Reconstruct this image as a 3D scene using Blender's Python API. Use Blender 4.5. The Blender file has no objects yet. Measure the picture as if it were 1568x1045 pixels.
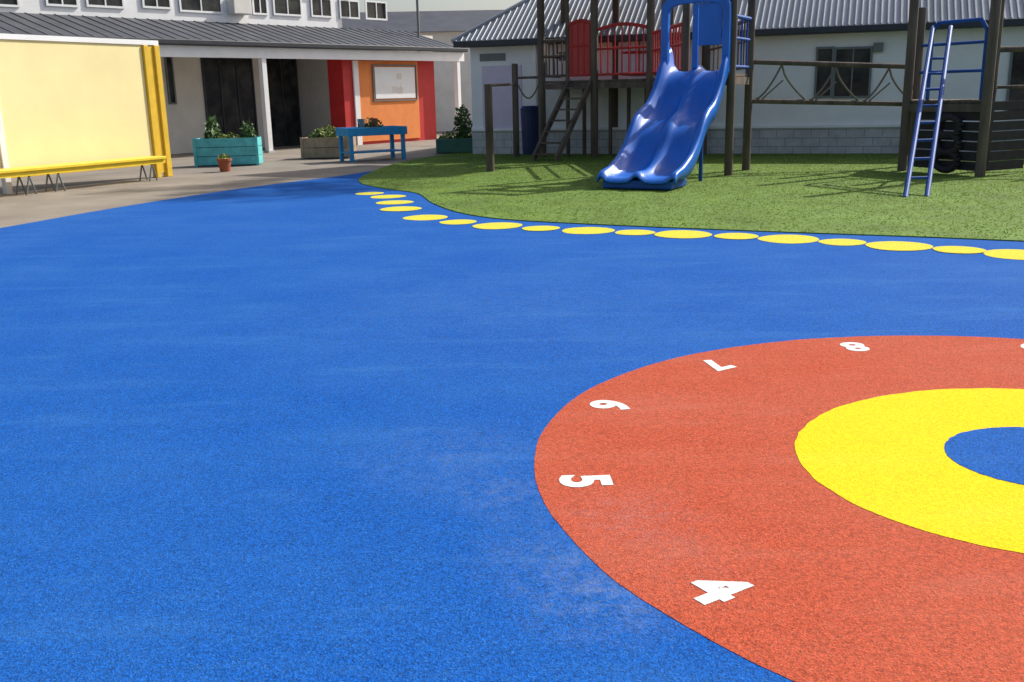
import bpy, bmesh, math, random
import numpy as np
from mathutils import Vector, Matrix
random.seed(7); rng=np.random.default_rng(7)
SC=bpy.context.scene
# ---------------------------------------------------------------- camera / survey
F=1500.0; HOR=142.0; PIT=math.atan((522.5-HOR)/F); ROL=math.radians(-1.3); H=1.6
cr,sr=math.cos(ROL),math.sin(ROL); cp,sp=math.cos(PIT),math.sin(PIT)
def ray(u,v):
    x=(u-784)/F; y=(522.5-v)/F
    x,y=cr*x-sr*y, sr*x+cr*y
    return Vector((x, cp+y*sp, -sp+y*cp))
def G(u,v,z=0.0):
    d=ray(u,v); t=(z-H)/d.z
    return Vector((d.x*t,d.y*t,z))
cam=bpy.data.cameras.new('camera'); cam.sensor_width=36; cam.lens=36*F/1568; cam.clip_end=3000; cam.clip_start=.05
co=bpy.data.objects.new('camera',cam); SC.collection.objects.link(co); SC.camera=co
R=Vector((1,0,0));U=Vector((0,sp,cp));Fw=Vector((0,cp,-sp))
X=cr*R+sr*U; Y=-sr*R+cr*U; Z=-Fw
M=Matrix(((X.x,Y.x,Z.x,0),(X.y,Y.y,Z.y,0),(X.z,Y.z,Z.z,H),(0,0,0,1)))
co.matrix_world=M
# ---------------------------------------------------------------- light
EL=math.radians(38); SD=Vector((.82,.57,0)).normalized()
w=bpy.data.worlds.new('World'); SC.world=w; w.use_nodes=True
nt=w.node_tree; bg=nt.nodes['Background']; sky=nt.nodes.new('ShaderNodeTexSky'); sky.sky_type='NISHITA'; sky.sun_disc=False
sky.sun_elevation=EL; sky.sun_rotation=math.atan2(SD.x,SD.y); sky.dust_density=3.5; sky.air_density=.9; sky.ozone_density=.7
nt.links.new(sky.outputs[0],bg.inputs[0]); bg.inputs[1].default_value=.145
sl=bpy.data.lights.new('sun','SUN'); sl.energy=5.0; sl.angle=math.radians(.5); sl.color=(1,.965,.9)
so=bpy.data.objects.new('sun',sl); SC.collection.objects.link(so)
sv=Vector((SD.x*math.cos(EL),SD.y*math.cos(EL),math.sin(EL)))
so.rotation_euler=sv.to_track_quat('Z','Y').to_euler()
SC.view_settings.view_transform='Standard'; SC.view_settings.look='None'; SC.view_settings.exposure=0
# ---------------------------------------------------------------- materials
def nodes(name):
    m=bpy.data.materials.new(name); m.use_nodes=True; n=m.node_tree.nodes; return m,n,m.node_tree.links,n['Principled BSDF']
def mixc(n,l,fac,a,b,mode='MIX'):
    x=n.new('ShaderNodeMix'); x.data_type='RGBA'; x.blend_type=mode
    for s,v in ((0,fac),(6,a),(7,b)):
        if hasattr(v,'links') or hasattr(v,'is_linked'): l.new(v,x.inputs[s])
        else: x.inputs[s].default_value=v if s==0 else (*v,1)
    return x.outputs[2]
def ramp(n,l,src,a,b,lo=0.,hi=1.):
    r=n.new('ShaderNodeMapRange'); l.new(src,r.inputs[0]); r.inputs[1].default_value=a; r.inputs[2].default_value=b; r.inputs[3].default_value=lo; r.inputs[4].default_value=hi
    return r.outputs[0]
def noise(n,l,co,scale,detail=3,rough=.5):
    x=n.new('ShaderNodeTexNoise'); x.inputs['Scale'].default_value=scale; x.inputs['Detail'].default_value=detail; x.inputs['Roughness'].default_value=rough
    l.new(co,x.inputs['Vector']); return x.outputs[0]
def mat(name,col,rough=.6,var=.25,scale=3.,bump=.0,bscale=40,spec=.4,metal=0,stretch=None,fine=0.0):
    m,n,l,b=nodes(name)
    tc=n.new('ShaderNodeTexCoord').outputs['Object']
    if stretch:
        mp=n.new('ShaderNodeMapping'); mp.inputs['Scale'].default_value=stretch; l.new(tc,mp.inputs[0]); tc=mp.outputs[0]
    f=ramp(n,l,noise(n,l,tc,scale,5,.6),.3,.7)
    dark=tuple(c*(1-var) for c in col); lite=tuple(min(1,c*(1+var*.6)) for c in col)
    c=mixc(n,l,f,dark,lite)
    if fine:
        f2=ramp(n,l,noise(n,l,tc,bscale,2),.3,.7); c=mixc(n,l,fine,c,mixc(n,l,f2,(0,0,0),tuple(min(1,2*x) for x in col)))
    l.new(c,b.inputs['Base Color']); b.inputs['Roughness'].default_value=rough; b.inputs['Specular IOR Level'].default_value=spec; b.inputs['Metallic'].default_value=metal
    if bump:
        bp=n.new('ShaderNodeBump'); bp.inputs['Strength'].default_value=bump; bp.inputs['Distance'].default_value=.01
        l.new(noise(n,l,tc,bscale,3),bp.inputs['Height']); l.new(bp.outputs[0],b.inputs['Normal'])
    return m
def rubber(name,col,pale,dustpts=(),palef=.13,spk=.35,con=1.0):
    """wet-pour rubber crumb: granules, soft mottling, scuff dust"""
    m,n,l,b=nodes(name); tc=n.new('ShaderNodeTexCoord').outputs['Object']
    vo=n.new('ShaderNodeTexVoronoi'); vo.inputs['Scale'].default_value=170; l.new(tc,vo.inputs['Vector'])
    sep=n.new('ShaderNodeSeparateColor'); l.new(vo.outputs['Color'],sep.inputs[0])
    gr=ramp(n,l,sep.outputs[0],0,1)
    c=mixc(n,l,gr,tuple(x*(1-.55*con) for x in col),tuple(min(1,x*(1+.55*con)) for x in col))
    nz=ramp(n,l,noise(n,l,tc,80,3,.8),.38,.62)
    c=mixc(n,l,.5,c,mixc(n,l,nz,tuple(x*(1-.65*con) for x in col),tuple(min(1,x*(1+.65*con)) for x in col)))
    sp_=ramp(n,l,sep.outputs[1],.88,1.0,0,spk); c=mixc(n,l,sp_,c,pale)
    big=ramp(n,l,noise(n,l,tc,.9,5,.6),.35,.7,0,palef); c=mixc(n,l,big,c,pale)
    mp=n.new('ShaderNodeMapping'); mp.inputs['Scale'].default_value=(.5,2.2,1); mp.inputs['Rotation'].default_value=(0,0,.3); l.new(tc,mp.inputs[0])
    st=ramp(n,l,noise(n,l,mp.outputs[0],1.3,6,.7),.52,.78,0,palef*1.8); c=mixc(n,l,st,c,pale)
    for (p,r,s) in dustpts:
        vm=n.new('ShaderNodeVectorMath'); vm.operation='DISTANCE'; l.new(tc,vm.inputs[0]); vm.inputs[1].default_value=p
        k=ramp(n,l,vm.outputs['Value'],0,r,s,0)
        nn=ramp(n,l,noise(n,l,tc,9,10,.9),.45,.7)
        mu=n.new('ShaderNodeMath'); mu.operation='MULTIPLY'; l.new(k,mu.inputs[0]); l.new(nn,mu.inputs[1])
        c=mixc(n,l,mu.outputs[0],c,(.30,.35,.42))
    l.new(c,b.inputs['Base Color']); b.inputs['Roughness'].default_value=.95; b.inputs['Specular IOR Level'].default_value=.12
    bp=n.new('ShaderNodeBump'); bp.inputs['Strength'].default_value=.5; bp.inputs['Distance'].default_value=.004
    l.new(vo.outputs['Distance'],bp.inputs['Height']); l.new(bp.outputs[0],b.inputs['Normal'])
    return m
# ---------------------------------------------------------------- mesh helpers
def empty(name,loc=(0,0,0)):
    o=bpy.data.objects.new(name,None); SC.collection.objects.link(o); o.empty_display_size=.2; return o
def fin(name,bm,m,parent=None,bevel=0,smooth=False):
    me=bpy.data.meshes.new(name); bmesh.ops.recalc_face_normals(bm,faces=bm.faces); bm.to_mesh(me); bm.free()
    o=bpy.data.objects.new(name,me); SC.collection.objects.link(o)
    if m: me.materials.append(m)
    if parent: o.parent=parent
    if smooth:
        for p in me.polygons: p.use_smooth=True
    if bevel:
        b=o.modifiers.new('b','BEVEL'); b.width=bevel; b.segments=2; b.limit_method='ANGLE'
    return o
class Frame:
    def __init__(s,P,a): s.P=Vector((P[0],P[1],0)); s.a=Vector((a[0],a[1],0)).normalized(); s.n=Vector((-s.a.y,s.a.x,0))
    def pt(s,x,o,z): return s.P+s.a*x+s.n*o+Vector((0,0,z))
    def hit(s,u,v,off=0):
        d=ray(u,v); P=s.P+s.n*off; t=P.dot(s.n)/d.dot(s.n); q=d*t
        return (q-P).dot(s.a), H+d.z*t
    def box(s,bm,x0,x1,o0,o1,z0,z1):
        vs=[bm.verts.new(s.pt(x,o,z)) for z in (z0,z1) for (x,o) in ((x0,o0),(x1,o0),(x1,o1),(x0,o1))]
        for f in ((0,1,2,3),(4,5,6,7),(0,1,5,4),(1,2,6,5),(2,3,7,6),(3,0,4,7)): bm.faces.new([vs[i] for i in f])
    def b(s,name,x0,x1,o0,o1,z0,z1,m,parent,bevel=0):
        bm=bmesh.new(); s.box(bm,x0,x1,o0,o1,z0,z1); return fin(name,bm,m,parent,bevel)
def cyl(bm,a,b,r,r2=None,seg=12):
    a=Vector(a);b=Vector(b); r2=r if r2 is None else r2; d=(b-a)
    q=d.to_track_quat('Z','Y'); A=[];B=[]
    for i in range(seg):
        t=2*math.pi*i/seg; e=q@Vector((math.cos(t),math.sin(t),0))
        A.append(bm.verts.new(a+e*r));B.append(bm.verts.new(b+e*r2))
    for i in range(seg): bm.faces.new((A[i],A[(i+1)%seg],B[(i+1)%seg],B[i]))
    bm.faces.new(A);bm.faces.new(B)
def tube(bm,pts,r,seg=8):
    for a,b in zip(pts[:-1],pts[1:]): cyl(bm,a,b,r,seg=seg)
def sheet(name,pts,z,m,parent=None,th=0):
    bm=bmesh.new(); vs=[bm.verts.new((p[0],p[1],z)) for p in pts]; f=bm.faces.new(vs)
    if th:
        r=bmesh.ops.extrude_face_region(bm,geom=[f]); 
        for v in r['geom']:
            if isinstance(v,bmesh.types.BMVert): v.co.z-=th
    bmesh.ops.triangulate(bm,faces=[f for f in bm.faces if len(f.verts)>4])
    return fin(name,bm,m,parent)
def smooth_pts(P,n=8):
    out=[];P=[Vector((p[0],p[1],0)) for p in P]
    for i in range(len(P)-1):
        p0=P[max(i-1,0)];p1=P[i];p2=P[i+1];p3=P[min(i+2,len(P)-1)]
        for k in range(n):
            t=k/n; out.append(.5*((2*p1)+(p2-p0)*t+(2*p0-5*p1+4*p2-p3)*t*t+(3*p1-p0-3*p2+p3)*t**3))
    out.append(P[-1]); return out
def leaves(name,c,rad,n,size,m,parent,full=False):
    bm=bmesh.new()
    for i in range(n):
        d=Vector(rng.normal(size=3)); d.normalize(); rr=rng.random()**.45
        p=Vector(c)+Vector((d.x*rad[0],d.y*rad[1],(d.z if full else abs(d.z))*rad[2]))*rr
        a=Vector(rng.normal(size=3)).normalized(); b=a.orthogonal().normalized(); s=size*(.5+rng.random())
        bm.faces.new([bm.verts.new(p+q) for q in (a*s,b*s*.4,-a*s,-b*s*.4)])
    return fin(name,bm,m,parent)
# ---------------------------------------------------------------- materials list
M_conc=mat('concrete',(.26,.225,.185),.9,.35,.8,.3,120,fine=.3)
M_blue=rubber('rubber_blue',(.005,.088,.38),(.08,.25,.52),dustpts=[(tuple(G(700,700)),.6,.25),(tuple(G(860,850)),.4,.4),(tuple(G(930,920)),.35,.55),(tuple(G(770,760)),.3,.35),(tuple(G(800,470)),2.5,.12)])
M_red=rubber('rubber_terracotta',(.45,.078,.036),(.55,.24,.17),dustpts=[(tuple(G(970,790)),.35,.3),(tuple(G(1040,850)),.35,.15)],palef=.14,con=.85)
M_yel=rubber('rubber_yellow',(.90,.60,.006),(.9,.7,.1),palef=.1,spk=.1,con=.45)
M_yel2=rubber('rubber_yellow_faded',(.70,.60,.05),(.5,.6,.2),spk=.2,con=.6)
M_wpaint=mat('white_marking',(.8,.8,.78),.8,.15,20,.5,150)
M_grassbase=mat('turf',(.125,.21,.03),.95,.45,1.2,.3,60,fine=.35)
M_white=mat('white_render',(.89,.88,.87),.8,.06,1.5,.15,60)
M_wtrim=mat('white_trim',(.88,.88,.87),.5,.06,2)
M_cream=mat('cream_wall',(.76,.73,.67),.8,.1,2)
M_plinth=mat('plinth_block',(.55,.55,.55),.9,.2,3,.4,60)
M_gutter=mat('dark_gutter',(.035,.04,.05),.45,.2,3)
M_droof=mat('dark_roof',(.085,.09,.105),.6,.25,1.5)
M_roof=mat('corrugated_roof',(.36,.38,.41),.5,.15,.7,metal=.1)
M_wood=mat('weathered_timber',(.14,.105,.08),.85,.5,6,.6,30,stretch=(1,1,.15))
M_wood2=mat('pale_timber',(.42,.31,.2),.8,.3,6,.4,30)
M_dark=mat('dark_tyre_panel',(.035,.03,.032),.8,.3,6)
M_slide=mat('blue_plastic',(.012,.15,.62),.34,.2,2,spec=.45)
M_ladder=mat('blue_steel',(.02,.09,.36),.55,.2,4,spec=.25)
M_redp=mat('red_panel',(.5,.04,.035),.5,.15,3)
M_orange=mat('orange_panel',(.85,.27,.07),.7,.1,3)
M_rwall=mat('red_wall',(.55,.03,.03),.6,.12,3)
M_grwall=mat('grey_wall',(.42,.41,.40),.8,.1)
M_screen=mat('pale_yellow_screen',(.93,.80,.40),.75,.06,1.2)
M_yp=mat('yellow_paint',(.78,.50,.04),.5,.12,4)
M_ybench=mat('yellow_bench_paint',(.85,.62,.04),.45,.1,4)
M_turq=mat('turquoise_paint',(.12,.55,.56),.6,.25,6)
M_btab=mat('blue_table_paint',(.03,.32,.65),.5,.15,6)
M_terra=mat('terracotta',(.35,.1,.05),.8,.2,9)
M_leaf=mat('leaf',(.07,.15,.03),.6,.6,9)
M_leaf2=mat('leaf_yellow',(.2,.25,.04),.6,.5,9)
M_soil=mat('soil',(.04,.03,.02),.95,.3,20)
M_board=mat('whiteboard',(.85,.87,.88),.3,.04,2)
M_grey=mat('grey_frame',(.18,.2,.2),.5,.1,3)
M_rope=mat('rope',(.2,.17,.13),.9,.2,20)
m,n,l,b=nodes('window_glass'); tcg=n.new('ShaderNodeTexCoord').outputs['Object']; l.new(mixc(n,l,ramp(n,l,noise(n,l,tcg,1.7,4,.6),.4,.7),(.012,.014,.018),(.06,.065,.06)),b.inputs['Base Color']); b.inputs['Roughness'].default_value=.08; b.inputs['Specular IOR Level'].default_value=.35; M_glass=m
# ---------------------------------------------------------------- ground
sheet('ground',[(-600,-600),(600,-600),(600,900),(-600,900)],0,M_conc)
edgeL=[(-300,402),(0,350),(170,320),(335,294),(440,280),(520,270),(600,257),(690,240)]
EL_=[G(*p) for p in edgeL]
poly=[Vector((-16,-8,0)),Vector((-13,4,0))]+smooth_pts(EL_,5)+[Vector((3,27,0)),Vector((11,21,0)),Vector((30,14,0)),Vector((30,-8,0))]
sheet('rubber_surface',poly,.004,M_blue)
gpx=[(705,234),(620,248),(565,266),(550,280),(590,290),(638,297),(662,312),(700,326),(760,336),(850,342),(1000,349),(1200,357),(1400,364),(1568,371),(1800,380)]
gfront=smooth_pts([G(*p) for p in gpx],6)
q0=G(725,237);q1=G(1568,236); 
RB=Frame(q0,q1-q0)
gpoly=gfront+[Vector((14,8,0)),RB.pt(22,-.02,0),RB.pt(.6,-.02,0)]
sheet('lawn',gpoly,.016,M_grassbase,th=.011)
def inside(px,py,P):
    c=np.zeros(len(px),bool); n_=len(P)
    for i in range(n_):
        x0,y0=P[i].x,P[i].y; x1,y1=P[i-1].x,P[i-1].y
        k=((y0>py)!=(y1>py))&(px<(x1-x0)*(py-y0)/((y1-y0) if y1!=y0 else 1e-9)+x0); c^=k
    return c
N=150000; px=rng.uniform(-3.5,13.5,N); py=rng.uniform(8.5,28,N); k=inside(px,py,gpoly)
px=px[k];py=py[k];N=len(px)
ang=rng.uniform(0,math.pi*2,N); hgt=rng.uniform(.006,.02,N); ww=rng.uniform(.007,.013,N)
lx=rng.normal(0,.022,N);ly=rng.normal(0,.022,N)
V=np.zeros((N,3,3)); V[:,0]=np.stack([px-np.cos(ang)*ww,py-np.sin(ang)*ww,np.full(N,.015)],1); V[:,1]=np.stack([px+np.cos(ang)*ww,py+np.sin(ang)*ww,np.full(N,.015)],1); V[:,2]=np.stack([px+lx,py+ly,.015+hgt],1)
me=bpy.data.meshes.new('grass_blades'); me.vertices.add(N*3); me.vertices.foreach_set('co',V.ravel()); me.loops.add(N*3); me.loops.foreach_set('vertex_index',np.arange(N*3)); me.polygons.add(N); me.polygons.foreach_set('loop_start',np.arange(N)*3); me.polygons.foreach_set('loop_total',np.full(N,3)); me.update()
mg,n,l,b=nodes('turf_blades'); tc=n.new('ShaderNodeTexCoord').outputs['Object']
c=mixc(n,l,ramp(n,l,noise(n,l,tc,.8,6,.65),.38,.62),(.11,.21,.025),(.26,.36,.05)); c=mixc(n,l,ramp(n,l,noise(n,l,tc,60,2),.4,.65,0,.5),c,(.36,.43,.09))
n.remove(b); df=n.new('ShaderNodeBsdfDiffuse'); tr=n.new('ShaderNodeBsdfTranslucent'); ms=n.new('ShaderNodeMixShader'); ms.inputs[0].default_value=.4
l.new(c,df.inputs[0]); l.new(c,tr.inputs[0]); l.new(df.outputs[0],ms.inputs[1]); l.new(tr.outputs[0],ms.inputs[2]); l.new(ms.outputs[0],n['Material Output'].inputs[0])
me.materials.append(mg); go=bpy.data.objects.new('grass',me); SC.collection.objects.link(go)
# ---------------------------------------------------------------- target circle
rings=dict(o=[(822,700),(840,775),(880,840),(960,905),(1060,965),(1210,1045),(830,660),(910,595),(990,560),(1080,540),(1200,525),(1430,516),(1568,520)],
 y=[(1214,672),(1480,597),(1568,598),(1290,625),(1240,722),(1330,785),(1450,826),(1568,850)],
 i=[(1443,685),(1490,663),(1568,656),(1475,717),(1568,745)])
C0=np.array([2.29,3.95])
def fit(P,c,reg):
    g=np.array([G(*p)[:2] for p in P])-c; th=np.arctan2(g[:,1],g[:,0]); r=np.hypot(g[:,0],g[:,1])
    B=lambda t: np.stack([np.ones_like(t),np.cos(t),np.sin(t),np.cos(2*t),np.sin(2*t)],1)
    A=B(th); Rg=np.diag([0,reg,reg,reg*1.5,reg*1.5]); q=np.linalg.solve(A.T@A+Rg,A.T@r)
    return lambda t: B(np.atleast_1d(t))@q, q
fo,qo=fit(rings['o'],C0,.02); fy,qy=fit(rings['y'],C0,.03); fi,qi=fit(rings['i'],C0,.1)
tc_=empty('painted_target_circle')
T=np.linspace(0,2*math.pi,361)[:-1]
def disc(name,f,z,m):
    r=f(T)+.0045*np.convolve(rng.normal(size=364),np.ones(5)/5,'valid')[:360]; sheet(name,[(C0[0]+a*math.cos(t),C0[1]+a*math.sin(t)) for a,t in zip(r,T)],z,m,tc_)
disc('terracotta_ring',fo,.0055,M_red); disc('yellow_ring',fy,.007,M_yel); disc('blue_centre',fi,.0085,M_blue)
def digit(s,P,ang,size=.3):
    cu=bpy.data.curves.new('d','FONT'); cu.body=s; cu.size=size; cu.offset=.012; cu.align_x='CENTER'; cu.align_y='CENTER'; cu.resolution_u=6
    o=bpy.data.objects.new('d',cu); SC.collection.objects.link(o); bpy.context.view_layer.update()
    me=bpy.data.meshes.new_from_object(o.evaluated_get(bpy.context.evaluated_depsgraph_get())); bpy.data.objects.remove(o)
    me.materials.clear(); me.materials.append(M_wpaint)
    k=bpy.data.objects.new('number_'+s,me); SC.collection.objects.link(k); k.parent=tc_; k.location=(P[0],P[1],.0072); k.rotation_euler=(0,0,ang)
numpx={'4':(1095,906),'5':(893,739),'6':(932,622),'7':(1093,560),'8':(1308,532)}
angs={}
for s,p in numpx.items():
    P=G(*p); d=Vector((C0[0]-P.x,C0[1]-P.y,0)); angs[s]=math.atan2(-d.y,-d.x); digit(s,P,math.atan2(d.y,d.x)-math.pi/2,.285)
for i,s in enumerate(['9','10','11','12','1','2','3']):
    t=angs['8']-(i+1)*(2*math.pi-((angs['4']-angs['8'])%(2*math.pi)))/8
    rr=float(fo(t)[0])-.17; digit(s,(C0[0]+rr*math.cos(t),C0[1]+rr*math.sin(t)),t+math.pi/2,.285)
# ---------------------------------------------------------------- yellow stepping dots
dots=empty('yellow_dot_trail')
dp=[(566,297,.24),(594,302,.29),(604,311,.29),(614,321,.3),(652,334,.3),(702,341,.24),(762,347,.31),(828,351,.23),(900,354,.31),(972,357,.23),(1046,360,.32),(1128,363,.24),(1208,367,.32),(1290,372,.24),(1376,378,.32),(1468,384,.24),(1562,391,.32),(1660,398,.22),(1760,404,.31)]
for i,(u,v,r) in enumerate(dp):
    P=G(u,v); pts=[(P.x+r*(1+.03*math.sin(3*t+i))*math.cos(t),P.y+r*(1+.03*math.sin(2*t+i))*math.sin(t)) for t in np.linspace(0,6.283,41)[:-1]]
    sheet('dot_%d'%i,pts,.0065+.0012*(i%4),M_yel2,dots)
# ---------------------------------------------------------------- RIGHT building
rb=empty('white_school_building'); EH=2.86
Wd=7.0; LR=26.
RB.b('walls',0,LR,0,Wd,0,EH,M_white,rb)
RB.b('plinth',.0,LR,-.05,-.003,0,.62,M_plinth,rb)
bm=bmesh.new()
for k_ in range(3):
    RB.box(bm,.0,LR,-.054,-.0505,.2*k_+.18,.2*k_+.19)
    for j in range(60):
        xx=.4*j+.2*(k_%2)+.3; RB.box(bm,xx,xx+.01,-.054,-.0505,.2*k_+.002,.2*k_+.178)
fin('plinth_joints',bm,M_grey,rb)
RB.b('plinth_cap',0,LR,-.09,-.003,.625,.68,M_wtrim,rb)
RB.b('soffit',-.2,LR,-.3,-.003,EH-.1,EH-.03,M_gutter,rb)
RB.b('gutter',-.3,LR+.3,-.45,-.305,EH-.1,EH+.05,M_gutter,rb,.02)
def hbox(fr,name,u0,v0,u1,v1,off,d0,d1,m,parent,bevel=0):
    x0,z1=fr.hit(u0,v0,off); x1,z0=fr.hit(u1,v1,off)
    return fr.b(name,min(x0,x1),max(x0,x1),off+d0,off+d1,max(0,min(z0,z1)),max(z0,z1),m,parent,bevel)
rise=2.6; half=Wd/2+.4
bm=bmesh.new()
A=RB.pt(-.35,-.36,EH+.055);B=RB.pt(LR+.45,-.36,EH+.055);C=RB.pt(LR+.45,Wd+.5,EH+.055);D=RB.pt(-.35,Wd+.5,EH+.055)
E=RB.pt(-.35+half*.95,Wd/2,EH+rise);Fp=RB.pt(LR-half,Wd/2,EH+rise)
vs=[bm.verts.new(p) for p in (A,B,C,D,E,Fp)]
for f in ((0,1,5,4),(1,2,5),(2,3,4,5),(3,0,4),(0,1,2,3)): bm.faces.new([vs[i] for i in f])
fin('roof',bm,M_roof,rb)
bm=bmesh.new(); x=-.25
while x<LR:
    t=min(1,(x+.35)/(half*.95)); a=RB.pt(x,-.38,EH+.062); b_=RB.pt(x,-.36+t*(Wd/2+.36),EH+.06+(rise-.06)*t)
    cyl(bm,a,b_,.018,seg=6); x+=.14
fin('roof_ribs',bm,M_roof,rb)
bm=bmesh.new(); cyl(bm,A,E,.07,seg=8); cyl(bm,E,Fp,.08,seg=8); fin('ridge_capping',bm,M_roof,rb)
def window(fr,parent,u0,v0,u1,v1,off,mull=1,frame=M_grey,fw=.05):
    x0,z1=fr.hit(u0,v0,off); x1,z0=fr.hit(u1,v1,off); 
    _,z1b=fr.hit(u1,v0,off); z1=(z1+z1b)/2
    fr.b('window_glass',x0,x1,off-.02,off-.006,z0,z1,M_glass,parent)
    bm=bmesh.new(); fr.box(bm,x0,x0+fw,off-.05,off-.021,z0+fw,z1-fw); fr.box(bm,x1-fw,x1,off-.05,off-.021,z0+fw,z1-fw); fr.box(bm,x0,x1,off-.05,off-.021,z0,z0+fw); fr.box(bm,x0,x1,off-.05,off-.021,z1-fw,z1)
    for i in range(mull): 
        xm=x0+(x1-x0)*(i+1)/(mull+1); fr.box(bm,xm-fw/3,xm+fw/3,off-.048,off-.022,z0+fw,z1-fw)
    fin('window_frame',bm,frame,parent)
window(RB,rb,1250,72,1274,150,0,0); window(RB,rb,1278,72,1332,150,0,1); window(RB,rb,1548,74,1640,180,0,1)
hbox(RB,'vent',735,83,774,93,0,-.03,-.004,M_grey,rb); hbox(RB,'vent',856,80,872,93,0,-.03,-.004,M_grey,rb)
hbox(RB,'wall_lamp',1338,66,1352,80,0,-.1,-.004,M_grey,rb)
hbox(RB,'door',738,102,800,205,0,-.03,-.004,mat('lilac_door',(.72,.62,.76),.6,.06),rb); 
x,_=RB.hit(822,100); bm=bmesh.new(); cyl(bm,RB.pt(x,-.1,0),RB.pt(x,-.1,EH-.1),.04); fin('downpipe',bm,M_wtrim,rb)
# ---------------------------------------------------------------- unseen tree added behind the right building to shade the rubber by the path
tt=empty('added_shade_tree'); TB=Vector((-3.9,18.6,0))+SD*20.5; zc=20.5*math.tan(EL)
bm=bmesh.new(); tr_pts=[TB,TB+Vector((.1,.05,5)),TB+Vector((-.05,.1,10)),TB+Vector((.1,0,zc+1.2))]; rr_=[.32,.25,.18,.05]
for i in range(3): cyl(bm,tr_pts[i],tr_pts[i+1],rr_[i],rr_[i+1],10)
cl=[]
for i in range(16):
    a=i*2.4; h=zc-1.9+3.6*rng.random(); L_=1.1+1.1*rng.random(); e_=TB+Vector((math.cos(a)*L_,math.sin(a)*L_,h+.5)); cyl(bm,TB+Vector((0,0,h-.5)),e_,.06,.02,6); cl.append(e_)
fin('added_trunk_and_limbs',bm,M_wood,tt)
bm=bmesh.new()
for c_ in cl+[TB+Vector((0,0,zc+1.4))]:
    s3=rng.uniform(.5,.95)
    for i in range(260):
        d=Vector(rng.normal(size=3)).normalized()*s3*rng.random()**.5; p=c_+d
        a=Vector(rng.normal(size=3)).normalized(); b_=a.orthogonal().normalized(); s=.12*(.5+rng.random())
        bm.faces.new([bm.verts.new(p+q) for q in (a*s,b_*s*.5,-a*s,-b_*s*.5)])
fin('added_crown',bm,M_leaf,tt)
# ---------------------------------------------------------------- LEFT building
lb=empty('verandah_school_building'); CH=3.0
p0=G(0,66,CH); p1=G(702,83,CH); LB=Frame(p0,p1-p0)
LEN=(p1-p0).length
VD=2.6
bm=bmesh.new(); 
_,zt=LB.hit(120,26,VD); _,zt2=LB.hit(560,44,VD); zt=(zt+zt2)/2
prof=[(-.13,CH+.17),(VD,zt),(VD,zt-.12),(-.13,CH+.05)]
a_=[bm.verts.new(LB.pt(-12,o,z)) for o,z in prof]; b_=[bm.verts.new(LB.pt(LEN+.2,o,z)) for o,z in prof]
for i in range(4): bm.faces.new((a_[i],a_[(i+1)%4],b_[(i+1)%4],b_[i]))
bm.faces.new(a_); bm.faces.new(b_); fin('verandah_roof',bm,M_droof,lb)
bm=bmesh.new(); x=-12
while x<LEN:
    cyl(bm,LB.pt(x,-.12,CH+.175),LB.pt(x,VD-.02,zt+.005),.015,seg=6); x+=.4
fin('roof_seams',bm,M_droof,lb)
LB.b('gutter',-12,LEN+.25,-.26,-.135,CH+.06,CH+.2,M_gutter,lb,.02)
LB.b('fascia',-12,LEN+.2,-.1,.06,CH-.26,CH+.045,M_wtrim,lb)
UT=zt+1.7
LB.b('upper_wall',-12,LEN-3.2,VD,VD+5,zt-.1,UT,M_wtrim,lb)
bm=bmesh.new(); LB.box(bm,-12,LEN-2.8,VD-.35,VD+5.4,UT,UT+.15); fin('upper_roof',bm,M_droof,lb)
for (u0,v0,u1,v1) in ((-80,-22,30,12),(66,-20,120,12),(128,-20,190,14),(215,-12,262,15),(272,-8,340,22),(384,-8,410,24),(416,-5,462,26),(474,-3,508,28),(518,0,550,30),(558,2,592,32)):
    window(LB,lb,u0,v0,u1,v1,VD,1,M_wtrim,.06)
hbox(LB,'air_conditioner',346,-4,376,24,VD,-.35,-.01,M_cream,lb,.03)
for u in (410,703):
    x,_=LB.hit(u,200); bm=bmesh.new(); LB.box(bm,x-.085,x+.085,-.085,.085,0,CH-.26); fin('verandah_post',bm,M_wtrim,lb,.01)
LB.b('post_base',LB.hit(410,200)[0]-.12,LB.hit(410,200)[0]+.12,-.12,.12,0,.06,M_plinth,lb)
xL=-12; xR=LB.hit(540,150,VD)[0]
LB.b('back_wall',xL,LEN+1.5,VD,VD+.2,0,zt-.12,M_cream,lb)
window(LB,lb,250,82,270,160,VD,0)
window(LB,lb,306,84,396,226,VD,2,M_gutter,.06); window(LB,lb,402,84,462,222,VD,1,M_gutter,.06)
LB.b('ceiling',-12,LEN,.07,VD-.01,CH-.1,CH-.05,M_cream,lb)
po=.35
x0=LB.hit(527,150,po)[0]; xa=LB.hit(546,150,po)[0]; xb=LB.hit(640,150,po)[0]; xc=LB.hit(666,150,po)[0]
LB.b('store_room',x0+.02,xc,po+.1,VD-.01,0,CH-.11,M_grwall,lb)
LB.b('store_front',x0,xc+.01,po,po+.098,0,CH-.11,M_rwall,lb)
LB.b('red_side_panel',x0-.012,x0+.018,po+.1,po+.7,0,CH-.11,M_rwall,lb)
LB.b('white_corner_post',xa-.12,xa+.1,po-.06,po-.005,0,CH-.27,M_wtrim,lb)
LB.b('orange_wall_panel',xa+.1,xb,po-.04,po-.005,.1,CH-.27,M_orange,lb)
nb=empty('noticeboard')
hbox(LB,'board',571,103,634,150,po,-.075,-.045,M_board,nb); 
bx0,bz1=LB.hit(569,101,po);bx1,bz0=LB.hit(636,152,po)
bm=bmesh.new(); 
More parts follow.
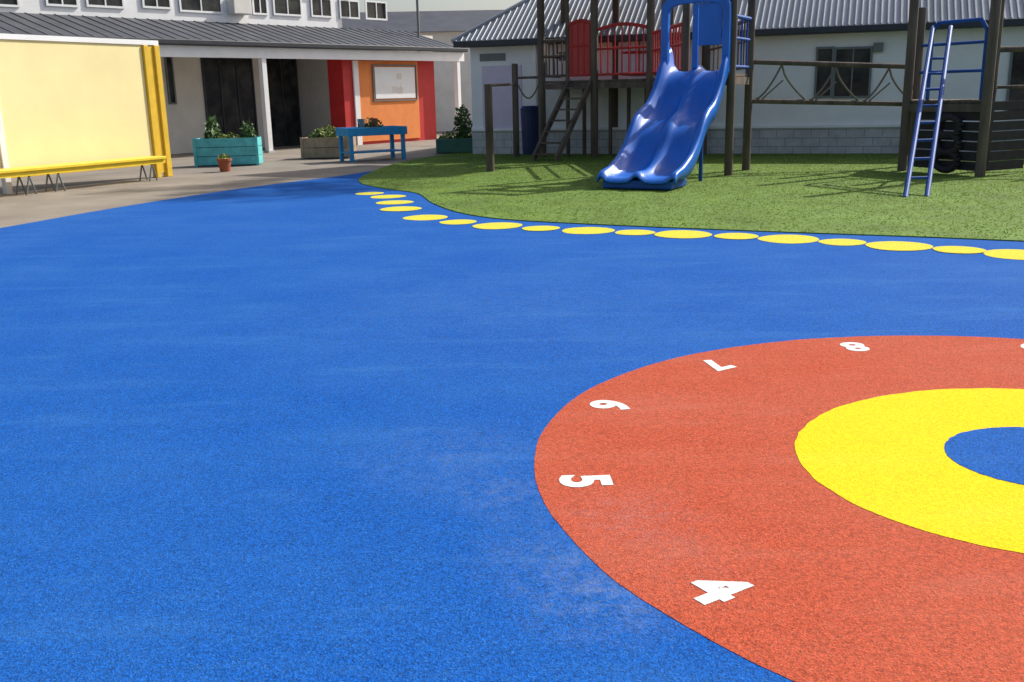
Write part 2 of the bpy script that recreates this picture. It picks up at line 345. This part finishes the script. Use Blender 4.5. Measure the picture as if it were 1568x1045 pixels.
for q in ((bx0,bx1,bz0-.04,bz0),(bx0,bx1,bz1,bz1+.04),(bx0-.04,bx0,bz0-.04,bz1+.04),(bx1,bx1+.04,bz0-.04,bz1+.04)): LB.box(bm,q[0],q[1],po-.085,po-.045,q[2],q[3])
fin('frame',bm,M_grey,nb)
for i in range(7): 
    xx=bx0+.15+(bx1-bx0-.5)*rng.random(); zz=bz0+.1+(bz1-bz0-.4)*rng.random(); LB.b('paper',xx,xx+.25,po-.079,po-.0755-.0003*i,zz,zz+.2,M_cream if i%2 else M_wtrim,nb)
# ---------------------------------------------------------------- distant roof & poles
db=empty('distant_hall'); DF=Frame((-9,44),(1,.05))
DF.b('walls',0,12,0,6,0,4.3,M_cream,db)
bm=bmesh.new()
vv=[bm.verts.new(DF.pt(x,o,z)) for x,o,z in ((-.5,-.4,4.2),(12.5,-.4,4.2),(12.5,6.4,4.2),(-.5,6.4,4.2),(-.5,3,5.3),(12.5,3,5.3))]
for f in ((0,1,5,4),(2,3,4,5),(1,2,5),(3,0,4),(0,1,2,3)): bm.faces.new([vv[i] for i in f])
fin('roof',bm,M_droof,db)
bm=bmesh.new(); cyl(bm,(-3.2,38,0),(-3.2,38,8),.05,seg=8); fin('flag_pole',bm,M_grey)
# ---------------------------------------------------------------- yellow screen & bench
s0=G(10,298); s1=G(262,270); SF=Frame(s0,s1-s0); SL=(s1-s0).length
ys=empty('yellow_shade_screen')
xe=SF.hit(224,150)[0]
SF.b('screen_panel',.12,xe,-.01,.02,.35,2.72,M_screen,ys)
SF.b('left_post',-.02,.1,-.05,.07,0,2.8,M_wtrim,ys,.01)
SF.b('top_rail',.1,SL,-.04,.06,2.725,2.82,M_wtrim,ys)
SF.b('bottom_rail',.12,xe,-.02,.04,.28,.345,M_yp,ys)
SF.b('end_post',SL-.14,SL,-.06,.08,0,2.72,M_yp,ys,.01)
SF.b('mid_post',xe+.02,xe+.14,-.06,.08,0,2.72,M_yp,ys,.01)
SF.b('infill_board',xe+.3,SL-.28,-.02,.0,.1,2.7,M_yp,ys)
SF.b('infill_board',xe+.142,xe+.24,.02,.04,.1,2.7,M_yp,ys)
SF.b('screen_panel',-5,-.03,-.01,.02,.35,2.72,M_screen,ys)
be=empty('yellow_bench'); bx1=SF.hit(243,240,-.4)[0]
SF.b('seat',-2,bx1,-.62,-.2,.42,.48,M_ybench,be,.01)
SF.b('apron',-2,bx1,-.58,-.24,.34,.415,M_ybench,be)
for x in (bx1-.35,bx1-2.6,.1):
    bm=bmesh.new()
    for o in (-.55,-.27): cyl(bm,SF.pt(x-.1,o,0),SF.pt(x,o,.34),.016,seg=8); cyl(bm,SF.pt(x+.1,o,0),SF.pt(x,o,.34),.016,seg=8)
    fin('trestle_leg',bm,M_grey,be)
# ---------------------------------------------------------------- planters
def planter(name,u0,u1,v,vt,m,yaw,depth=.55,planks=3):
    a=G(u0,v);b_=G(u1,v); d=Vector((b_.x-a.x,b_.y-a.y,0)); Lr=d.length; fr=Frame(a,(math.cos(yaw),math.sin(yaw)))
    e=empty(name); hgt=(v-vt)*a.y/F
    ph=hgt/planks; bm=bmesh.new()
    for i in range(planks):
        z0=.03+i*ph; z1=z0+ph-.012
        fr.box(bm,0,Lr,0,.03,z0,z1); fr.box(bm,0,Lr,depth-.03,depth,z0,z1); fr.box(bm,0,.03,.031,depth-.031,z0,z1); fr.box(bm,Lr-.03,Lr,.031,depth-.031,z0,z1)
    for x in (-.02,Lr-.05): fr.box(bm,x,x+.07,-.035,-.002,0,hgt+.04)
    fin('planks',bm,m,e,.004)
    fr.b('soil',.031,Lr-.031,.031,depth-.031,.1,hgt-.05,M_soil,e)
    return e,fr,Lr,hgt
e,fr,Lr,hg=planter('turquoise_planter',300,384,256,216,M_turq,.05,.6)
leaves('plant_a',fr.pt(.42,.3,hg-.05),(.2,.18,.62),260,.075,M_leaf,e); leaves('plant_b',fr.pt(Lr-.25,.3,hg-.05),(.2,.16,.5),220,.06,M_leaf,e); leaves('plant_c',fr.pt(Lr/2,.3,hg-.05),(.45,.2,.2),200,.05,M_leaf2,e)
bm=bmesh.new(); cyl(bm,fr.pt(.4,.3,hg-.1),fr.pt(.36,.3,hg+.6),.02,.008,6); cyl(bm,fr.pt(Lr-.25,.3,hg-.1),fr.pt(Lr-.2,.3,hg+.5),.02,.008,6); fin('stem',bm,M_wood,e)
e,fr,Lr,hg=planter('wooden_planter',463,530,244,214,M_wood2,-.12,.7,2)
leaves('plants',fr.pt(Lr*.5,.35,hg-.05),(.5,.3,.36),600,.06,M_leaf2,e); leaves('plants_dark',fr.pt(Lr*.3,.35,hg-.05),(.3,.3,.25),300,.06,M_leaf,e)
tp=empty('terracotta_pot'); P=G(345,263); bm=bmesh.new(); cyl(bm,P,P+Vector((0,0,.24)),.11,.15,16); cyl(bm,P+Vector((0,0,.242)),P+Vector((0,0,.29)),.17,.17,16); fin('pot',bm,M_terra,tp); leaves('herb',P+Vector((0,0,.28)),(.14,.14,.12),90,.04,M_leaf2,tp)
gp=empty('green_planter'); P=G(668,236); fr=Frame(P,(1,0)); fr.b('trough',0,1.1,0,.45,.02,.4,mat('green_trough',(.05,.16,.11),.6),gp,.02); leaves('shrub',fr.pt(.75,.25,.35),(.3,.25,1.0),500,.07,M_leaf,gp); leaves('herbs',fr.pt(.35,.25,.35),(.3,.2,.25),200,.05,M_leaf2,gp)
wt=empty('blue_play_table'); a=G(538,249); b_=G(622,244); fr=Frame(a,(b_-a)); Lr=(b_-a).length; hT=.78; dT=.75
bm=bmesh.new()
for x in (0,Lr-.09):
    for o in (0,dT-.09): fr.box(bm,x,x+.09,o,o+.09,0,hT-.15)
fin('legs',bm,M_btab,wt,.006)
bm=bmesh.new(); fr.box(bm,-.05,Lr+.05,-.04,-.005,hT-.15,hT+.05); fr.box(bm,-.05,Lr+.05,dT+.005,dT+.04,hT-.15,hT+.05); fr.box(bm,-.05,-.01,-.004,dT+.004,hT-.15,hT+.05); fr.box(bm,Lr+.01,Lr+.05,-.004,dT+.004,hT-.15,hT+.05); fr.box(bm,-.009,Lr+.009,-.004,dT+.004,hT-.1,hT-.06); fin('tray',bm,M_btab,wt,.006)
fr.b('shelf',.02,Lr-.02,.1,dT-.1,.2,.24,M_btab,wt)
for i in range(7):
    c_=fr.pt(.15+Lr*.85*rng.random(),.1+.5*rng.random(),hT-.06); bm=bmesh.new(); r_=.05+.05*rng.random(); cyl(bm,c_,c_+Vector((0,0,.14+.2*rng.random())),r_*.8,r_,12)
    fin('toy_pot',bm,[M_terra,M_dark,M_wood2,M_turq,M_grey][i%5],wt)
leaves('sprig',fr.pt(Lr*.5,.35,hT),(.3,.2,.3),150,.05,M_leaf,wt)
# ---------------------------------------------------------------- play structure
e1=Vector((.88,-.475,0)); e2=Vector((-.475,-.88,0))
pf=empty('climbing_frame'); PR=.095
def post(P,top,r=PR,parent=pf,name='post'):
    bm=bmesh.new(); P=Vector((P[0],P[1],0)); cyl(bm,P,P+Vector((0,0,top)),r,r*.95,14); return fin(name,bm,M_wood,parent,.008)
def beam(bm,a,b_,w_=.05,h_=.12):
    a=Vector(a);b_=Vector(b_); f=Frame(a,((b_-a).x,(b_-a).y)); L_=math.hypot((b_-a).x,(b_-a).y)
    vs=[]
    for (x,zz) in ((0,a.z),(L_,b_.z)):
        for o,dz in ((-w_,-h_/2),(w_,-h_/2),(w_,h_/2),(-w_,h_/2)): vs.append(bm.verts.new(f.pt(x,o,zz+dz)))
    for q in ((0,1,2,3),(4,5,6,7),(0,1,5,4),(1,2,6,5),(2,3,7,6),(3,0,4,7)): bm.faces.new([vs[i] for i in q])
V3=lambda x,y,z=0: Vector((x,y,z))
a1=G(831,241);a3=G(994,243); a1.z=a3.z=0
a2=(a1+a3)/2; back=-e2*1.35
A_=[a1,a2,a3,a3+back,a2+back,a1+back]; DK=1.85
for p in A_: post(p,4.4)
def deck(name,quad,z,parent):
    bm=bmesh.new(); p,q,r_,s_=quad; n_=max(2,int((q-p).length/.14))
    for i in range(n_):
        t0=(i+.04)/n_;t1=(i+.96)/n_
        c_=[p.lerp(q,t0),p.lerp(q,t1),s_.lerp(r_,t1),s_.lerp(r_,t0)]
        lo=[bm.verts.new((k.x,k.y,z-.05)) for k in c_]; hi=[bm.verts.new((k.x,k.y,z)) for k in c_]
        bm.faces.new(lo);bm.faces.new(hi)
        for j in range(4): bm.faces.new((lo[j],lo[(j+1)%4],hi[(j+1)%4],hi[j]))
    for c0,c1 in ((p,q),(q,r_),(r_,s_),(s_,p)): beam(bm,(c0.x,c0.y,z-.13),(c1.x,c1.y,z-.13),.03,.14)
    fin(name,bm,M_wood,parent)
deck('deck',[a1,a3,a3+back,a1+back],DK,pf)
bm=bmesh.new()
rc=[a1-e1*.6+e2*.9,a3+e1*.6+e2*.9,a3+back+e1*.6-e2*.4,a1+back-e1*.6-e2*.4]
v4=[bm.verts.new((c.x,c.y,4.42)) for c in rc]; r0=(rc[0]+rc[3])/2; r1=(rc[1]+rc[2])/2; v4+= [bm.verts.new((r0.x,r0.y,6.2)),bm.verts.new((r1.x,r1.y,6.2))]
for q in ((0,1,5,4),(2,3,4,5),(0,3,4),(1,2,5),(0,1,2,3)): bm.faces.new([v4[i] for i in q])
fin('added_shade_roof',bm,M_wood,pf)  # unseen roof above the tower, added and enlarged to throw a bigger shadow
def barrier(P,Q,z,h,m,solid=False,name='barrier',nb=6,arch=.0):
    bm=bmesh.new(); d=(Q-P); P=P+d*.06; Q=Q-d*.06; d=Q-P
    N_=10
    for zz in (.12,h*.62,h):
        pts=[P+d*i/N_+V3(0,0,z+zz+(arch*math.sin(math.pi*i/N_) if zz==h else 0)) for i in range(N_+1)]
        tube(bm,pts,.03 if zz!=h else .04,8)
    if solid:
        for i in range(N_):
            a=P+d*i/N_;b_=P+d*(i+1)/N_
            vs=[bm.verts.new(k) for k in (a+V3(0,0,z+.12),b_+V3(0,0,z+.12),b_+V3(0,0,z+h+arch*math.sin(math.pi*(i+1)/N_)),a+V3(0,0,z+h+arch*math.sin(math.pi*i/N_)))]
            bm.faces.new(vs)
    for i in range(nb):
        t=(i+.5)/nb; a=P+d*t; cyl(bm,a+V3(0,0,z+.12),a+V3(0,0,z+h+arch*math.sin(math.pi*t)),.018,seg=6)
    return fin(name,bm,m,pf)
mid=a1.lerp(a2,.5)
barrier(a1,mid,DK,.95,M_wood,False,'rail_barrier',3)
barrier(mid,a2,DK,1.3,M_redp,True,'red_panel',4,.08)
post(mid,4.4,.05)
barrier(a2,a3,DK,1.15,M_redp,False,'red_barrier',7,.1)
barrier(a1,a1+back,DK,.95,M_wood,False,'rail_barrier',5); barrier(a1+back,a3+back,DK,1.05,M_redp,False,'red_barrier',10,.1)
d1=G(1115,270);d2=G(1142,262); d1.z=d2.z=0; d4=d1-e1*1.28; d3=d2-e1*1.28
for p,h in ((d1,3.9),(d2,3.9),(d4,3.9),(d3,3.9)): post(p,h,.08)
deck('slide_deck',[d4,d1,d2,d3],DK,pf); deck('walkway',[d3,d2,a3+back+e1*.9,a3],DK,pf)
barrier(a3,d3,DK,1.0,M_redp,False,'red_barrier',12,.0); barrier(d2,a3+back+e1*.9,DK,1.0,M_wood,False,'rail_barrier',8); post(a3+back+e1*.9,3.2)
barrier(d1,d2,DK,1.0,M_ladder,False,'steel_barrier',3)
bm=bmesh.new(); beam(bm,(d4.x,d4.y,3.75),(d1.x,d1.y,3.75)); beam(bm,(d3.x,d3.y,3.75),(d2.x,d2.y,3.75)); beam(bm,(a1.x,a1.y,4.3),(a3.x,a3.y,4.3)); fin('top_beams',bm,M_wood,pf)
for t in (.3,.55,.72,.88): post(a1.lerp(a3,t)+back*.5,DK-.1,.05,name='support')
bm=bmesh.new(); top=a1.lerp(a2,.75)+e2*.05; bot=top+e2*1.5-e1*.25
for s_ in (-.3,.3): beam(bm,top+e1*s_+V3(0,0,DK-.05),bot+e1*s_+V3(0,0,.05),.035,.2)
for i in range(7): 
    c_=(top+V3(0,0,DK-.05)).lerp(bot+V3(0,0,.05),(i+.5)/7); beam(bm,c_-e1*.3,c_+e1*.3,.08,.04)
fin('stairs',bm,M_wood,pf)
lp=empty('pull_up_bar'); q_=G(751,264); q2=G(791,241)
q_.z=q2.z=0
post(q_,(264-135)/F*q_.y,.085,lp); post(q2,(241-108)/F*q2.y+.05,.08,lp)
bm=bmesh.new(); cyl(bm,q_+V3(0,0,1.75),q2+V3(0,0,1.8),.03); q3=a1; cyl(bm,q2+V3(0,0,1.95),q3+V3(0,0,1.95),.03); fin('bars',bm,M_wood,lp)
bm=bmesh.new(); pts=[q2.lerp(q3,i/16)+V3(0,0,1.95-.5*math.sin(math.pi*i/16)) for i in range(17)]; tube(bm,pts,.02); fin('rope',bm,M_rope,lp)
bn=empty('blue_bin'); P=q2.lerp(q3,.6)+V3(0,1.0); bm=bmesh.new(); cyl(bm,P,P+V3(0,0,1.15),.22,.26,16); cyl(bm,P+V3(0,0,1.152),P+V3(0,0,1.25),.28,.2,16); fin('bin_body',bm,mat('navy_plastic',(.02,.04,.12),.5),bn)
# ---- slide
sd=empty('blue_wave_slide')
mid_=(d1+d4)/2; L_=3.0
ctrl=[(-.12,1.9),(.1,1.88),(.35,1.72),(.7,1.35),(1.0,1.12),(1.3,1.02),(1.6,.86),(1.95,.52),(2.3,.28),(2.65,.2),(3.0,.2),(3.12,.14)]
sp2=smooth_pts([(a,b_,0) for a,b_ in ctrl],5)
xs=[(-.68,-.02),(-.68,.16),(-.66,.2),(-.61,.21),(-.57,.17),(-.53,.06),(-.44,.01),(-.3,0),(-.16,.01),(-.09,.06),(-.05,.1),(0,.115)]
xs=xs+[(-a,b_) for a,b_ in reversed(xs[:-1])]
bm=bmesh.new(); rows=[]
for i,p in enumerate(sp2):
    t=p.x; wall=1.15 if t<2.4 else max(.45,1.15-(t-2.4)*1.0)
    if t<.6: wall=1.15+(.6-t)*1.4
    sc=1-.08*max(0,(1.5-t)/1.5)
    row=[]
    for a,b_ in xs:
        hh=b_*(wall if abs(a)>.4 else 1); q=mid_+e2*t+e1*(a*sc)+V3(0,0,p.y+hh); row.append(bm.verts.new(q))
    rows.append(row)
for r0,r1 in zip(rows[:-1],rows[1:]):
    for j in range(len(xs)-1): bm.faces.new((r0[j],r0[j+1],r1[j+1],r1[j]))
o=fin('slide_bed',bm,M_slide,sd,0,True); s_=o.modifiers.new('s','SOLIDIFY'); s_.thickness=.035; s_.offset=-1
bm=bmesh.new(); f2=Frame(mid_,e1); f2.box(bm,-.6,.6,-3.08,-2.3,0.03,.17)
fin('foot',bm,M_ladder,sd,.03)
bm=bmesh.new(); 
for s_ in (-.5,.5): cyl(bm,mid_+e2*1.25+e1*s_,mid_+e2*1.25+e1*s_+V3(0,0,1.0),.035)
fin('support_legs',bm,M_ladder,sd)
bm=bmesh.new()
def arch(bm,x0,x1,zb,zt_,wd,dep,off):
    N_=14
    pts=[(x0,zb)]+[(( (x0+x1)/2-(x1-x0)/2*math.copysign(abs(math.cos(t))**.45,math.cos(t))), zt_-.35+.35*abs(math.sin(t))**.45) for t in np.linspace(0,math.pi,N_)]+[(x1,zb)]
    cx=(x0+x1)/2
    def ins(p): 
        return (cx+(p[0]-cx)*(1-2*wd/(x1-x0)), p[1]-(wd if p[1]>zb+.01 else 0))
    o0=[bm.verts.new(f2.pt(p[0],off,p[1])) for p in pts]; i0=[bm.verts.new(f2.pt(ins(p)[0],off,ins(p)[1])) for p in pts]
    o1=[bm.verts.new(f2.pt(p[0],off+dep,p[1])) for p in pts]; i1=[bm.verts.new(f2.pt(ins(p)[0],off+dep,ins(p)[1])) for p in pts]
    for i in range(len(pts)-1):
        for A1,B1 in ((o0,i0),(i0,i1),(i1,o1),(o1,o0)): bm.faces.new((A1[i],A1[i+1],B1[i+1],B1[i]))
    bm.faces.new((o0[0],i0[0],i1[0],o1[0])); bm.faces.new((o0[-1],i0[-1],i1[-1],o1[-1]))
arch(bm,-.64,.64,1.85,3.22,.13,.14,-.22)
fin('hood',bm,M_slide,sd,.015)
bm=bmesh.new(); f2.box(bm,-.05,.05,-.2,-.1,1.95,3.08); f2.box(bm,.06,.5,-.2,-.17,2.35,3.08); fin('hood_divider',bm,M_slide,sd,.015)
# ---- tower 2
t2=empty('ladder_tower'); u1=G(1381,263);u2=G(1500,272); u1.z=u2.z=0; bk=-e2*1.25
for p,h in ((u1,3.1),(u2,3.6),(u1+bk,3.0),(u2+bk,3.0)): post(p,h,.085,t2)
D2=1.3; deck('deck',[u1,u2,u2+bk,u1+bk],D2,t2)
TF=Frame(u1,u2-u1); TL=(u2-u1).length
bm=bmesh.new()
for i in range(7): TF.box(bm,.25,TL-.12,.02+.001*i,.08,.1+i*.17,.1+i*.17+.15)
for i in range(7): TF.box(bm,TL-.05,TL+.0,.12,1.1,.1+i*.17,.1+i*.17+.15)
fin('panel_boards',bm,M_dark,t2)
bm=bmesh.new()
for zc in (.25,.55,.85): 
    ang_=np.linspace(0,2*math.pi,17); tube(bm,[TF.pt(TL*.6+.24*math.cos(t),-.06,zc+.16*math.sin(t)) for t in ang_],.06,8)
fin('tyres',bm,M_dark,t2)
bm=bmesh.new()
for zz in (D2+.5,D2+1.0): tube(bm,[u2+V3(0,0,zz),u2+bk+V3(0,0,zz),u1+bk+V3(0,0,zz)],.03)
tube(bm,[TF.pt(.45,0,D2),TF.pt(.45,0,2.45),TF.pt(.55,0,2.62),TF.pt(TL-.25,0,2.62),TF.pt(TL-.12,0,2.45),TF.pt(TL-.12,0,D2)],.035); fin('arch_rail',bm,M_ladder,t2)
bl=G(1386,304);br=G(1419,303); bl.z=br.z=0
lad=empty('blue_ladder'); bm=bmesh.new(); zt_=2.5
tl_=TF.pt(.50,-.05,0); tr_=TF.pt(.50,-.05,0)+(br-bl)
for a,b_ in ((bl,tl_),(br,tr_)): tube(bm,[a,a.lerp(b_,.96)+V3(0,0,zt_),b_+V3(0,0,zt_+.05)],.038,10)
for i in range(1,9):
    t=i/9*.9; cyl(bm,bl.lerp(tl_,t*.96)+V3(0,0,zt_*t),br.lerp(tr_,t*.96)+V3(0,0,zt_*t),.022,seg=8)
fin('ladder',bm,M_ladder,lad)
# ---- rope bridge between towers
rbg=empty('rope_bridge'); bm=bmesh.new()
A0=d2;B0=u1+bk
def zat(P,v,u): 
    d=ray(u,v); t=P.y/d.y; return H+d.z*t
zA=zat(A0,95,1145); zB=zat(B0,103,1385); zA2=zat(A0,155,1145); zB2=zat(B0,160,1385)
cyl(bm,A0+V3(0,0,zA),B0+V3(0,0,zB),.05,seg=10); cyl(bm,A0+V3(0,0,zA2),B0+V3(0,0,zB2),.05,seg=10)
fin('beams',bm,M_wood,rbg)
bm=bmesh.new()
P0=lambda t,k: A0.lerp(B0,t)+V3(0,0,(zA2+(zB2-zA2)*t)*(1-k)+(zA+(zB-zA)*t)*k)
for k in range(3):
    tube(bm,[P0(.04+k*.32+.15*j/8,.05+.9*(j/8)**1.6) for j in range(9)],.02,6); tube(bm,[P0(.04+k*.32+.15+.15*j/8,.95-.9*(j/8)**.62) for j in range(9)],.02,6)
    tube(bm,[P0(.08+k*.32+.12*j/6,.05+.5*(j/6)) for j in range(7)],.016,6)
fin('ropes',bm,M_rope,rbg)
br_=empty('balance_beam'); c1=u2+bk; c2=c1+Vector((2.2,-.2,0)); post(c2,2.6,.08,br_)
bm=bmesh.new(); cyl(bm,c1+V3(0,0,2.15),c2+V3(0,0,2.15),.05); cyl(bm,c1+V3(0,0,.45),c2+V3(0,0,.45),.07); cyl(bm,c1+V3(0,0,1.5),c2+V3(0,0,1.5),.03); fin('rails',bm,M_wood,br_)
